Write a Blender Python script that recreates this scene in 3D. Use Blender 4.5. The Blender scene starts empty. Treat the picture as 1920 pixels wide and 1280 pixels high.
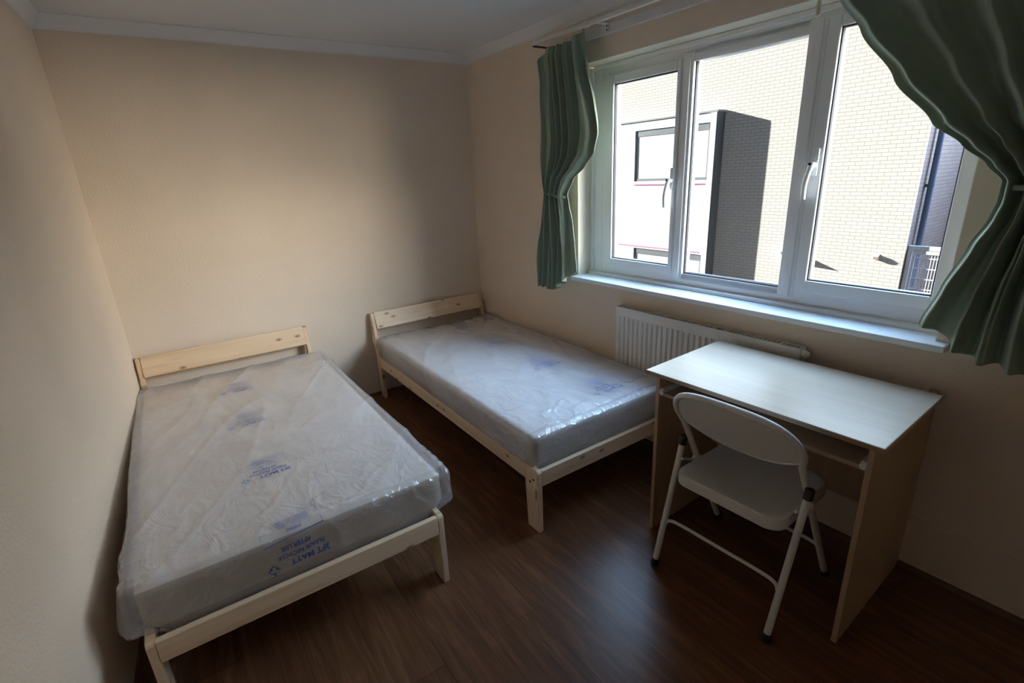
import bpy, bmesh, math, random
from mathutils import Vector, Matrix, noise
from mathutils.bvhtree import BVHTree

sc = bpy.context.scene
R = math.radians
PI = math.pi

# ------------------------------------------------------------------ camera
CAM = Vector((0.3228, -3.6256, 1.5997))
F_PX, YAW, PITCH, ROLL = 938.27, R(-33.547), R(-18.535), R(-2.805)
cd = bpy.data.cameras.new('camera')
cam = bpy.data.objects.new('camera', cd)
sc.collection.objects.link(cam)
fw = Vector((-math.sin(YAW) * math.cos(PITCH), math.cos(YAW) * math.cos(PITCH), math.sin(PITCH)))
rt = Vector((math.cos(YAW), math.sin(YAW), 0))
up = rt.cross(fw)
rt, up = math.cos(ROLL) * rt + math.sin(ROLL) * up, -math.sin(ROLL) * rt + math.cos(ROLL) * up
m = Matrix((rt, up, -fw)).transposed().to_4x4()
m.translation = CAM
cam.matrix_world = m
cd.sensor_width = 36
cd.lens = F_PX / 1920 * 36
cd.clip_start = 0.02
cd.clip_end = 200
sc.camera = cam

# ------------------------------------------------------------------ view
sc.view_settings.view_transform = 'Standard'
sc.view_settings.look = 'None'
sc.view_settings.gamma = 1
sc.view_settings.use_curve_mapping = False
sc.view_settings.exposure = 0.55
sc.cycles.use_denoising = True
sc.cycles.max_bounces = 12
sc.cycles.diffuse_bounces = 7
sc.cycles.transparent_max_bounces = 16
sc.cycles.sample_clamp_indirect = 8.0

# ------------------------------------------------------------------ frames of reference
W = 2.4376                       # room width along the far wall
WR = R(1.7775)                   # the window wall is not quite square to the far wall
WL = R(-3.0452)                  # nor is the left wall
WT = Vector((math.sin(WR), -math.cos(WR), 0))
WN = Vector((math.cos(WR), math.sin(WR), 0))
W_ROT = math.atan2(WT.y, WT.x)
LT = Vector((math.sin(WL), -math.cos(WL), 0))
H = 2.445
HC = 2.38
def wpt(t, z, off=0.0):          # window wall frame: along the wall, height, distance into the room
    return Vector((W, 0, 0)) + t * WT - off * WN + Vector((0, 0, z))

# ------------------------------------------------------------------ daylight
SKY_DIM, SKY_BRIGHT, SKY_CLOUD, SKY_BLUE = .06, 7.2, 18.0, 9.0
world = bpy.data.worlds.new('sky'); sc.world = world
world.use_nodes = True
wn = world.node_tree.nodes; wl = world.node_tree.links
wn.clear()
def wnode(typ, **kw):
    x = wn.new(typ)
    for k, v in kw.items(): setattr(x, k, v)
    return x
# a sky banked with bright haze and cloud beyond the building opposite, deep and dim behind this house
wo = wnode('ShaderNodeOutputWorld'); bg = wnode('ShaderNodeBackground')
tc = wnode('ShaderNodeTexCoord'); sx = wnode('ShaderNodeSeparateXYZ')
wl.new(tc.outputs['Generated'], sx.inputs[0])
def wramp(src, *stops):
    r = wnode('ShaderNodeValToRGB'); e = r.color_ramp.elements
    while len(e) < len(stops): e.new(.5)
    for i, (p, c) in enumerate(stops): e[i].position = p; e[i].color = (*c, 1)
    wl.new(src, r.inputs[0]); return r.outputs[0]
hue = wramp(sx.outputs['Z'], (0.0, (1.0, .86, .70)), (.22, (.92, .90, .88)), (.55, (.50, .72, 1.0)), (1.0, (.32, .55, 1.0)))
def lobe(direction, lo, hi, a, b):
    d = wnode('ShaderNodeVectorMath', operation='DOT_PRODUCT'); d.inputs[1].default_value = direction.normalized()
    wl.new(tc.outputs['Generated'], d.inputs[0])
    r = wnode('ShaderNodeMapRange', interpolation_type='SMOOTHSTEP')
    for k, v in (('From Min', lo), ('From Max', hi), ('To Min', a), ('To Max', b)): r.inputs[k].default_value = v
    wl.new(d.outputs['Value'], r.inputs['Value']); return r.outputs[0]
def add(a, b):
    x = wnode('ShaderNodeMath', operation='ADD'); wl.new(a, x.inputs[0]); wl.new(b, x.inputs[1]); return x.outputs[0]
base = lobe(WN, -.05, .35, SKY_DIM, SKY_BRIGHT)
low = lobe(.39 * WN + .92 * WT + Vector((0, 0, .08)), .78, .95, 0, SKY_CLOUD)       # glare low down the street
high = lobe(.52 * WN + .55 * WT + Vector((0, 0, .66)), .78, .97, 0, SKY_BLUE)       # open blue sky above it
front = wnode('ShaderNodeMath', operation='MULTIPLY'); wl.new(add(low, high), front.inputs[0]); wl.new(lobe(WN, .04, .18, 0, 1), front.inputs[1])
tint = wnode('ShaderNodeMix', data_type='RGBA'); tint.inputs[6].default_value = (.30, .55, 1.0, 1)
wl.new(lobe(WN, -.05, .35, 0, 1), tint.inputs[0]); wl.new(hue, tint.inputs[7])
wl.new(tint.outputs[2], bg.inputs[0]); wl.new(add(base, front.outputs[0]), bg.inputs[1]); wl.new(bg.outputs[0], wo.inputs[0])

sd = bpy.data.lights.new('sun', 'SUN')
sun = bpy.data.objects.new('sun', sd); sc.collection.objects.link(sun)
sdir = (1.05 * WT + 0.30 * WN + Vector((0, 0, -0.33))).normalized()   # the way the light travels
sun.rotation_euler = sdir.to_track_quat('-Z', 'Y').to_euler()
sd.energy = 12.0
sd.color = (1.0, 0.97, 0.92)
sd.angle = R(0.6)

# ------------------------------------------------------------------ material helpers
def mat(name, base=(.8, .8, .8), rough=.5, metal=0.0, spec=.5):
    M = bpy.data.materials.new(name); M.use_nodes = True
    b = M.node_tree.nodes['Principled BSDF']
    b.inputs['Base Color'].default_value = (*base, 1)
    b.inputs['Roughness'].default_value = rough
    b.inputs['Metallic'].default_value = metal
    b.inputs['Specular IOR Level'].default_value = spec
    return M
class NT:
    def __init__(s, M): s.t = M.node_tree; s.b = s.t.nodes.get('Principled BSDF')
    def n(s, typ, **kw):
        x = s.t.nodes.new(typ)
        for k, v in kw.items():
            if k in x.inputs: x.inputs[k].default_value = v
            else: setattr(x, k, v)
        return x
    def l(s, a, b): s.t.links.new(a, b)
    def coord(s, scale=(1, 1, 1), rot=(0, 0, 0), loc=(0, 0, 0), rnd=False):
        c = s.n('ShaderNodeTexCoord'); mp = s.n('ShaderNodeMapping')
        mp.inputs['Scale'].default_value = scale; mp.inputs['Rotation'].default_value = rot; mp.inputs['Location'].default_value = loc
        src = c.outputs['Object']
        if rnd:
            oi = s.n('ShaderNodeObjectInfo'); vm = s.n('ShaderNodeVectorMath', operation='SCALE'); cb = s.n('ShaderNodeCombineXYZ')
            for i in range(3): s.l(oi.outputs['Random'], cb.inputs[i])
            s.l(cb.outputs[0], vm.inputs[0]); vm.inputs['Scale'].default_value = 7.3
            ad = s.n('ShaderNodeVectorMath', operation='ADD'); s.l(src, ad.inputs[0]); s.l(vm.outputs[0], ad.inputs[1]); src = ad.outputs[0]
        s.l(src, mp.inputs[0]); return mp.outputs[0]
    def noise(s, vec, scale=5, detail=3, rough=.5, dist=0.0):
        x = s.n('ShaderNodeTexNoise'); x.inputs['Scale'].default_value = scale; x.inputs['Detail'].default_value = detail
        x.inputs['Roughness'].default_value = rough; x.inputs['Distortion'].default_value = dist; s.l(vec, x.inputs['Vector']); return x
    def ramp(s, fac, *stops):
        x = s.n('ShaderNodeValToRGB'); e = x.color_ramp.elements
        while len(e) < len(stops): e.new(.5)
        for i, (p, c) in enumerate(stops):
            e[i].position = p; e[i].color = (*c, 1) if len(c) == 3 else c
        s.l(fac, x.inputs[0]); return x.outputs[0]
    def mix(s, fac, a, b, mode='MIX'):
        x = s.n('ShaderNodeMix', data_type='RGBA', blend_type=mode)
        for sock, v in ((x.inputs[0], fac), (x.inputs[6], a), (x.inputs[7], b)):
            if hasattr(v, 'is_output') or hasattr(v, 'links'): s.l(v, sock)
            else: sock.default_value = v if isinstance(v, float) else (*v, 1)
        return x.outputs[2]
    def schlick(s, f0=.04, gain=1.0, normal=None):      # reflectance of a thin sheet, the same from both sides
        lw = s.n('ShaderNodeLayerWeight'); lw.inputs['Blend'].default_value = .5
        if normal is not None: s.l(normal, lw.inputs['Normal'])
        p = s.n('ShaderNodeMath', operation='POWER'); s.l(lw.outputs['Facing'], p.inputs[0]); p.inputs[1].default_value = 5.0
        q = s.n('ShaderNodeMath', operation='MULTIPLY_ADD'); s.l(p.outputs[0], q.inputs[0]); q.inputs[1].default_value = (1 - f0) * gain; q.inputs[2].default_value = f0
        q.use_clamp = True; return q.outputs[0]
    def bump(s, h, strength=.3, dist=.01, normal=None):
        x = s.n('ShaderNodeBump'); x.inputs['Strength'].default_value = strength; x.inputs['Distance'].default_value = dist
        s.l(h, x.inputs['Height'])
        if normal is not None: s.l(normal, x.inputs['Normal'])
        s.l(x.outputs[0], s.b.inputs['Normal']); return x.outputs[0]

def wallpaper(name, c):
    M = mat(name, c, .85, spec=.2); t = NT(M)
    v = t.coord()
    a = t.noise(v, 95, 3, .6); b = t.noise(v, 2.2, 3)
    t.l(t.mix(t.ramp(b.outputs[0], (.3, (0, 0, 0)), (.7, (1, 1, 1))), c, tuple(x * .94 for x in c)), t.b.inputs['Base Color'])
    t.bump(a.outputs[0], .45, .006)
    return M
M_wall = wallpaper('cream_woodchip_wallpaper', (.77, .645, .515))
M_reveal = mat('painted_reveal', (.78, .72, .58), .7, spec=.2)
t = NT(M_reveal); t.bump(t.noise(t.coord(), 140, 2).outputs[0], .3, .003)
M_ceil = mat('white_ceiling_paint', (.68, .69, .69), .9, spec=.1)
M_cove = mat('coving_paint', (.74, .735, .725), .8, spec=.2)
M_skirt = mat('skirting_paint', (.62, .58, .52), .6)
M_bead = mat('brown_beading', (.13, .055, .03), .5)
M_upvc = mat('white_upvc', (.83, .84, .84), .28)
M_sill = mat('white_sill_board', (.76, .79, .81), .42, spec=.25)
M_gasket = mat('black_gasket', (.02, .02, .022), .6)
M_black = mat('black_plastic', (.012, .012, .014), .4)
M_whitemetal = mat('white_enamel', (.70, .69, .66), .38)
M_radiator = mat('cream_radiator_enamel', (.74, .71, .64), .35)
M_rail = mat('white_rail_plastic', (.72, .72, .68), .35)
M_batten = mat('painted_batten', (.66, .64, .63), .6)
M_rust = mat('dark_bracket_metal', (.09, .045, .03), .5, .3)
M_cord = mat('cream_cord', (.75, .72, .6), .7)

def laminate_floor():
    M = mat('dark_laminate', (.1, .04, .02), .3); t = NT(M)
    v = t.coord(rot=(0, 0, R(90)), loc=(2.49, -1.572, 0))
    br = t.n('ShaderNodeTexBrick'); br.inputs['Scale'].default_value = 1
    br.offset = .37; br.inputs['Brick Width'].default_value = 1.22; br.inputs['Row Height'].default_value = .193
    br.inputs['Mortar Size'].default_value = .0009; br.inputs['Mortar Smooth'].default_value = .1; br.inputs['Bias'].default_value = 0
    br.inputs['Color1'].default_value = (0, 0, 0, 1); br.inputs['Color2'].default_value = (1, 1, 1, 1); br.inputs['Mortar'].default_value = (.5, .5, .5, 1)
    t.l(v, br.inputs['Vector'])
    g = t.noise(t.coord(scale=(14, 1.3, 1)), 1.6, 6, .62, 1.2)
    g2 = t.noise(t.coord(scale=(90, 3, 1)), 1.5, 3, .6)
    c = t.ramp(g.outputs[0], (.28, (.060, .022, .010)), (.5, (.175, .070, .029)), (.70, (.33, .155, .070)))
    c = t.mix(.35, c, t.ramp(g2.outputs[0], (.35, (.05, .019, .009)), (.65, (.22, .105, .05))))
    c = t.mix(.22, c, t.mix(br.outputs['Color'], (.055, .022, .012), (.19, .085, .042)))
    c = t.mix(br.outputs['Fac'], c, (.03, .014, .009))
    t.l(c, t.b.inputs['Base Color'])
    inv = t.n('ShaderNodeMath', operation='SUBTRACT'); inv.inputs[0].default_value = 1; t.l(br.outputs['Fac'], inv.inputs[1])
    t.bump(inv.outputs[0], .5, .002)
    t.b.inputs['Roughness'].default_value = .30; t.b.inputs['Specular IOR Level'].default_value = .4
    return M
M_floor = laminate_floor()

def pine(name, axis):
    M = mat(name, (.8, .6, .4), .42); t = NT(M)
    s = [26, 26, 26]; s[axis] = 1.1
    g = t.noise(t.coord(scale=s, rnd=True), 1.5, 4, .55, .6)
    s2 = [5, 5, 5]; s2[axis] = .5
    g2 = t.noise(t.coord(scale=s2, rnd=True), 1.2, 2, .5, .3)
    c = t.ramp(g.outputs[0], (.3, (.60, .375, .19)), (.46, (.79, .575, .36)), (.7, (.85, .66, .46)))
    c = t.mix(.5, c, t.ramp(g2.outputs[0], (.35, (.68, .455, .26)), (.6, (.86, .675, .48))))
    sp = t.n('ShaderNodeSeparateXYZ'); t.l(t.coord(rnd=True), sp.inputs[0]); cb = t.n('ShaderNodeCombineXYZ')
    along, across = ('X', 'Z') if axis == 0 else (('Y', 'Z') if axis == 1 else ('Z', 'Y'))
    for i, (c_, k_) in enumerate(((along, 4.2), (across, 9.0))):
        mm = t.n('ShaderNodeMath', operation='MULTIPLY'); t.l(sp.outputs[c_], mm.inputs[0]); mm.inputs[1].default_value = k_; t.l(mm.outputs[0], cb.inputs[i])
    vo = t.n('ShaderNodeTexVoronoi'); vo.voronoi_dimensions = '2D'; vo.inputs['Scale'].default_value = 1.0; t.l(cb.outputs[0], vo.inputs['Vector'])
    k = t.ramp(vo.outputs['Distance'], (.0, (.9, .9, .9)), (.035, (.8, .8, .8)), (.065, (.45, .45, .45)), (.11, (0, 0, 0)))
    c = t.mix(k, c, (.22, .085, .04))
    t.l(c, t.b.inputs['Base Color'])
    return M
PINE = [pine('pine_grain_across', 0), pine('pine_grain_lengthwise', 1), pine('pine_grain_upright', 2)]

def beech(name, axis, c1, c2, rough=.33):
    M = mat(name, c1, rough); t = NT(M)
    s = [22, 22, 22]; s[axis] = .9
    g = t.noise(t.coord(scale=s), 1.6, 5, .6, .3)
    s2 = [2.6, 2.6, 2.6]; s2[axis] = .35
    g2 = t.noise(t.coord(scale=s2), 1.2, 2)
    c = t.mix(.5, t.ramp(g.outputs[0], (.3, c2), (.65, c1)), t.ramp(g2.outputs[0], (.35, c2), (.65, c1)))
    t.l(c, t.b.inputs['Base Color']); return M
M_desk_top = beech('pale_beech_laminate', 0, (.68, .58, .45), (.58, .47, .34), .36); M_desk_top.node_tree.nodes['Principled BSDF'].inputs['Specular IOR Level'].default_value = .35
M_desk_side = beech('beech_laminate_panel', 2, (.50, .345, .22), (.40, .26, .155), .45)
M_desk_edge = mat('brown_edge_band', (.30, .19, .12), .45)

def curtain_cloth():
    M = mat('green_curtain_cotton', (.12, .175, .12), .75, spec=.25); t = NT(M)
    n = t.noise(t.coord(), 3.0, 3)
    t.l(t.ramp(n.outputs[0], (.3, (.27, .34, .255)), (.7, (.34, .42, .32))), t.b.inputs['Base Color'])
    w = t.noise(t.coord(scale=(1, 1, .5)), 26, 3); t.bump(w.outputs[0], .25, .004)
    out = t.t.nodes['Material Output']
    tr = t.n('ShaderNodeBsdfTranslucent'); tr.inputs[0].default_value = (.20, .27, .12, 1)
    mx = t.n('ShaderNodeMixShader'); mx.inputs[0].default_value = .12
    t.l(t.b.outputs[0], mx.inputs[1]); t.l(tr.outputs[0], mx.inputs[2]); t.l(mx.outputs[0], out.inputs[0])
    t.b.inputs['Sheen Weight'].default_value = .25
    return M
M_curtain = curtain_cloth()

def ticking():
    M = mat('cream_mattress_ticking', (.66, .58, .48), .85, spec=.1); t = NT(M)
    v = t.coord(); n = t.noise(v, 3.5, 3)
    top = t.ramp(n.outputs[0], (.3, (.78, .72, .65)), (.7, (.84, .79, .73)))
    so = t.n('ShaderNodeSeparateXYZ'); t.l(v, so.inputs[0])          # tan sides, darkened to carry some of their shade in the colour
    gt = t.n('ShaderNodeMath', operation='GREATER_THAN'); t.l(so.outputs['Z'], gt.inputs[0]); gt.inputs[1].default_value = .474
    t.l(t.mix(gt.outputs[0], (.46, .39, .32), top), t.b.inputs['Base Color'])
    return M
M_tick = ticking()

def plastic_film():
    M = mat('crinkled_clear_plastic', (.88, .88, .94), .28, spec=.5); t = NT(M)
    v = t.coord(scale=(1, .55, 1), rot=(0, 0, R(-22)), rnd=True)
    def ridge(scale, detail, dist, power):
        a = t.noise(v, scale, detail, .55, dist)
        rd = t.n('ShaderNodeMath', operation='SUBTRACT'); t.l(a.outputs[0], rd.inputs[0]); rd.inputs[1].default_value = .5
        ab = t.n('ShaderNodeMath', operation='ABSOLUTE'); t.l(rd.outputs[0], ab.inputs[0])
        iv = t.n('ShaderNodeMath', operation='MULTIPLY_ADD'); t.l(ab.outputs[0], iv.inputs[0]); iv.inputs[1].default_value = -3.0; iv.inputs[2].default_value = 1.0; iv.use_clamp = True
        pw = t.n('ShaderNodeMath', operation='POWER'); t.l(iv.outputs[0], pw.inputs[0]); pw.inputs[1].default_value = power
        return pw.outputs[0]
    r1, r2 = ridge(3.4, 2, .5, 2.6), ridge(11.0, 3, .9, 2.0)
    mu = t.n('ShaderNodeMath', operation='MULTIPLY_ADD'); t.l(r2, mu.inputs[0]); t.l(r1, mu.inputs[2])
    so = t.n('ShaderNodeSeparateXYZ'); t.l(t.coord(), so.inputs[0])
    mk = t.n('ShaderNodeMapRange'); t.l(so.outputs['Y'], mk.inputs['Value'])
    for k, q in (('From Min', -1.15), ('From Max', -1.90), ('To Min', .10), ('To Max', 2.2)): mk.inputs[k].default_value = q
    t.l(mk.outputs[0], mu.inputs[1])
    nb = t.bump(mu.outputs[0], .40, .008)
    n2 = t.noise(t.coord(scale=(1, .4, 1), rot=(0, 0, R(-22)), rnd=True), 3.0, 4, .6, .8)
    al = t.ramp(n2.outputs[0], (.30, (.30, .30, .30)), (.75, (.50, .50, .50)))
    # over the foot end the bag is one clear layer pulled tight
    se = t.n('ShaderNodeSeparateXYZ'); t.l(t.coord(), se.inputs[0])
    ce = t.n('ShaderNodeMapRange'); t.l(se.outputs['Y'], ce.inputs['Value'])
    for k, q in (('From Min', -1.985), ('From Max', -2.020), ('To Min', 1.0), ('To Max', .38)): ce.inputs[k].default_value = q
    am = t.n('ShaderNodeMath', operation='MULTIPLY'); t.l(al, am.inputs[0]); t.l(ce.outputs[0], am.inputs[1]); al = am.outputs[0]
    tr = t.n('ShaderNodeBsdfTransparent'); tr.inputs[0].default_value = (1, 1, 1, 1)
    mx = t.n('ShaderNodeMixShader'); t.l(al, mx.inputs[0]); t.l(tr.outputs[0], mx.inputs[1]); t.l(t.b.outputs[0], mx.inputs[2])
    gl = t.n('ShaderNodeBsdfGlossy'); gl.inputs['Roughness'].default_value = .19; t.l(nb, gl.inputs['Normal'])
    m2 = t.n('ShaderNodeMixShader'); t.l(t.schlick(.085, 1.2), m2.inputs[0]); t.l(mx.outputs[0], m2.inputs[1]); t.l(gl.outputs[0], m2.inputs[2])
    t.l(m2.outputs[0], t.t.nodes['Material Output'].inputs[0])
    return M
M_film = plastic_film()
M_ink = mat('blue_ink', (.03, .09, .36), .5)
M_inkfaint = mat('pale_blue_ink', (.10, .17, .42), .5)

def glass():
    M = mat('window_glass', (1, 1, 1), 0.0); t = NT(M)
    tr = t.n('ShaderNodeBsdfTransparent'); tr.inputs[0].default_value = (.95, .97, .97, 1)
    gl = t.n('ShaderNodeBsdfGlossy'); gl.inputs['Roughness'].default_value = .0
    mx = t.n('ShaderNodeMixShader'); t.l(t.schlick(.03), mx.inputs[0]); t.l(tr.outputs[0], mx.inputs[1]); t.l(gl.outputs[0], mx.inputs[2])
    t.l(mx.outputs[0], t.t.nodes['Material Output'].inputs[0]); t.t.nodes.remove(t.b)
    return M
M_glass = glass()

def brick(name, c1, c2, mortar, plane):
    M = mat(name, c1, .85, spec=.2); t = NT(M)
    rot = {'xz': (R(90), 0, 0), 'yz': (R(90), 0, R(90))}[plane]
    co = t.n('ShaderNodeTexCoord'); sp = t.n('ShaderNodeSeparateXYZ'); cb = t.n('ShaderNodeCombineXYZ')
    t.l(co.outputs['Object'], sp.inputs[0]); t.l(sp.outputs['X' if plane == 'xz' else 'Y'], cb.inputs[0]); t.l(sp.outputs['Z'], cb.inputs[1])
    br = t.n('ShaderNodeTexBrick'); br.inputs['Scale'].default_value = 1; br.offset = .5
    br.inputs['Brick Width'].default_value = .222; br.inputs['Row Height'].default_value = .075
    br.inputs['Mortar Size'].default_value = .0055; br.inputs['Mortar Smooth'].default_value = .15
    br.inputs['Color1'].default_value = (*c1, 1); br.inputs['Color2'].default_value = (*c2, 1); br.inputs['Mortar'].default_value = (*mortar, 1)
    t.l(cb.outputs[0], br.inputs['Vector']); t.l(br.outputs['Color'], t.b.inputs['Base Color'])
    inv = t.n('ShaderNodeMath', operation='SUBTRACT'); inv.inputs[0].default_value = 1; t.l(br.outputs['Fac'], inv.inputs[1])
    t.bump(inv.outputs[0], .6, .01)
    return M
M_brick = brick('buff_brick', (.77, .73, .66), (.73, .69, .62), (.46, .44, .44), 'xz')
M_brick_shaded = brick('buff_brick_shade_toned', (.31, .245, .225), (.27, .21, .20), (.17, .14, .13), 'yz')  # darker copy of the buff brick; the return wall's shade is in its colour
M_render = mat('white_render', (.86, .86, .85), .8)
M_magenta = mat('magenta_trim', (.72, .22, .42), .5)
M_pipe = mat('dark_blue_pipe', (.05, .09, .17), .35)
M_gate = mat('pale_painted_steel', (.84, .85, .88), .4)
M_fgrey = mat('grey_window_frame', (.22, .24, .26), .4)
M_blind = mat('pale_blind', (.78, .80, .78), .7)
M_paving = mat('grey_paving', (.015, .015, .015), .9)
M_slate = mat('grey_flashing', (.35, .36, .38), .6)
M_lampbody = mat('lamp_housing', (.55, .45, .42), .4)

# ------------------------------------------------------------------ object helpers
COL = sc.collection
def newobj(name, me, parent=None):
    o = bpy.data.objects.new(name, me); COL.objects.link(o)
    if parent is not None: o.parent = parent
    return o
def tag(o, label=None, cat=None, group=None, kind=None):
    if label: o['label'] = label
    if cat: o['category'] = cat
    if group: o['group'] = group
    if kind: o['kind'] = kind
    return o
def empty(name, loc=(0, 0, 0), rz=0.0, label=None, cat=None, group=None, kind=None):
    o = newobj(name, None); o.location = loc; o.rotation_euler = (0, 0, rz)
    o.empty_display_size = .1
    return tag(o, label, cat, group, kind)
class MB:
    def __init__(s): s.bm = bmesh.new()
    def box(s, x0, x1, y0, y1, z0, z1, bev=0.0, seg=2):
        x0, x1 = min(x0, x1), max(x0, x1); y0, y1 = min(y0, y1), max(y0, y1); z0, z1 = min(z0, z1), max(z0, z1)
        r = bmesh.ops.create_cube(s.bm, size=1)
        for v in r['verts']:
            v.co = Vector(((x0 + x1) / 2 + v.co.x * (x1 - x0), (y0 + y1) / 2 + v.co.y * (y1 - y0), (z0 + z1) / 2 + v.co.z * (z1 - z0)))
        if bev > 0:
            es = list({e for v in r['verts'] for e in v.link_edges})
            bmesh.ops.bevel(s.bm, geom=es, offset=bev, segments=seg, affect='EDGES', profile=.5)
        return s
    def prism(s, pts, axis, a, b):      # polygon extruded along an axis; pts are the other two coordinates in order
        def P(p, w):
            q = list(p); q.insert(axis, w); return s.bm.verts.new(q)
        A = [P(p, a) for p in pts]; B = [P(p, b) for p in pts]
        n = len(pts)
        s.bm.faces.new(A); s.bm.faces.new(B[::-1])
        for i in range(n): s.bm.faces.new((A[i], B[i], B[(i + 1) % n], A[(i + 1) % n]))
        return s
    def tube(s, pts, r, n=12, cap=True, flat=None):
        pts = [Vector(p) for p in pts]; rings = []
        t0 = (pts[1] - pts[0]).normalized()
        u = t0.orthogonal().normalized()
        for i, p in enumerate(pts):
            t = ((pts[min(i + 1, len(pts) - 1)] - pts[max(i - 1, 0)])).normalized()
            u = (u - u.dot(t) * t).normalized(); v = t.cross(u)
            rr = r[i] if isinstance(r, (list, tuple)) else r
            rings.append([s.bm.verts.new(p + rr * (math.cos(2 * PI * k / n) * u + math.sin(2 * PI * k / n) * v)) for k in range(n)])
        for a, b in zip(rings, rings[1:]):
            for k in range(n): s.bm.faces.new((a[k], a[(k + 1) % n], b[(k + 1) % n], b[k]))
        if cap: s.bm.faces.new(rings[0][::-1]); s.bm.faces.new(rings[-1])
        return s
    def cyl(s, a, b, r, n=20): return s.tube([a, b], r, n)
    def grid(s, rows):                  # rows of points -> quads
        V = [[s.bm.verts.new(p) for p in row] for row in rows]
        for a, b in zip(V, V[1:]):
            for i in range(len(a) - 1): s.bm.faces.new((a[i], a[i + 1], b[i + 1], b[i]))
        return V
    def poly(s, pts): s.bm.faces.new([s.bm.verts.new(p) for p in pts]); return s
    def build(s, name, material, parent=None, smooth=False, mw=None):
        bmesh.ops.recalc_face_normals(s.bm, faces=s.bm.faces)
        me = bpy.data.meshes.new(name); s.bm.to_mesh(me); s.bm.free()
        if material: me.materials.append(material)
        if smooth:
            me.polygons.foreach_set('use_smooth', [True] * len(me.polygons))
            if smooth != 'all':
                me.set_sharp_from_angle(angle=R(38))
        o = newobj(name, me, parent)
        if mw is not None: o.matrix_world = mw
        return o
WMAT = Matrix.Translation((W, 0, 0)) @ Matrix.Rotation(W_ROT, 4, 'Z')      # local x along window wall, y outward, z up
def wroot(name, **kw):
    return empty(name, (W, 0, 0), W_ROT, **kw)
def spline(pts, n):
    """Catmull-Rom through pts"""
    P = [Vector(p) for p in pts]; P = [2 * P[0] - P[1]] + P + [2 * P[-1] - P[-2]]; out = []
    for i in range(1, len(P) - 2):
        for k in range(n):
            t = k / n
            out.append(.5 * ((2 * P[i]) + (P[i + 1] - P[i - 1]) * t + (2 * P[i - 1] - 5 * P[i] + 4 * P[i + 1] - P[i + 2]) * t * t + (3 * P[i] - P[i - 1] - 3 * P[i + 1] + P[i + 2]) * t ** 3))
    out.append(P[-2]); return out

# ------------------------------------------------------------------ room shell
YB = -4.6                                            # the wall behind the camera
TB = 4.62
def struct(o): o['kind'] = 'structure'; return o
lx = lambda y: LT.x / LT.y * y                        # left wall x at y (y negative)
rx = lambda y: W + WT.x / WT.y * y
fl = MB()
fp = [(lx(0) - .25, .2), (rx(0) + .2, .2), (rx(YB) + .2, YB - .2), (lx(YB) - .25, YB - .2)]
fl.prism(fp, 2, -.2, 0); struct(fl.build('floor', M_floor))
c = MB(); c.prism(fp, 2, H, H + .2); struct(c.build('ceiling', M_ceil))
b = MB(); b.box(-.3, W + .4, 0, .2, 0, H); struct(b.build('wall_back', M_wall))
b = MB(); b.box(-.6, W + .6, YB - .2, YB, 0, H); struct(b.build('wall_front', M_wall))
b = MB(); b.prism([(0, 0), (lx(YB), YB), (lx(YB) - .2, YB), (-.2, 0)], 2, 0, H); struct(b.build('wall_left', M_wall))
# window wall, with the opening cut out; x along wall, y outward
OL, OR_, OB, OT = 1.193, 3.065, .958, 2.168
b = MB()
THK = .20
b.box(0, OL, 0, THK, 0, H); b.box(OR_, TB, 0, THK, 0, H); b.box(OL, OR_, 0, THK, 0, OB - .03); b.box(OL, OR_, 0, THK, OT, H)
o = struct(b.build('wall_right', M_wall, mw=WMAT))
# plastered lining of the opening
b = MB()
b.box(OL - .001, OL + .004, .001, .125, OB - .02, OT); b.box(OR_ - .004, OR_ + .001, .001, .125, OB - .02, OT); b.box(OL + .004, OR_ - .004, .001, .125, OT - .004, OT + .001)
struct(b.build('trim_1', M_reveal, mw=WMAT))

# coving with a concave face
def cove_profile(d=.05, h=.065, n=8):
    # (distance from wall, height)
    pts = [(0, H), (0, HC), (.006, HC), (.008, HC + .006)]
    for i in range(n + 1):
        a = PI / 2 * i / n
        pts.append((d - .004 - (d - .012) * math.cos(a), HC + .008 + (h - .014) * (1 - math.sin(PI / 2 - a) if False else (1 - math.cos(a)))))
    pts += [(d, H - .004), (d, H)]
    return pts
cp = cove_profile()
b = MB(); b.prism([(-d, z) for d, z in cp], 0, lx(0) - .02, W + .02); struct(b.build('trim_2', M_cove, smooth=True))       # along the far wall
b = MB(); b.prism([(-d, z) for d, z in cp], 0, -.02, TB); struct(b.build('trim_3', M_cove, mw=WMAT, smooth=True))       # along the window wall
LMAT = Matrix.Rotation(math.atan2(LT.y, LT.x), 4, 'Z')           # local x along left wall, +y into the room? (checked below)
ny = 1 if (LMAT.to_3x3() @ Vector((0, 1, 0))).x > 0 else -1
b = MB(); b.prism([(ny * d, z) for d, z in cp], 0, -.02, TB); struct(b.build('trim_4', M_cove, mw=LMAT, smooth=True))
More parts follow.
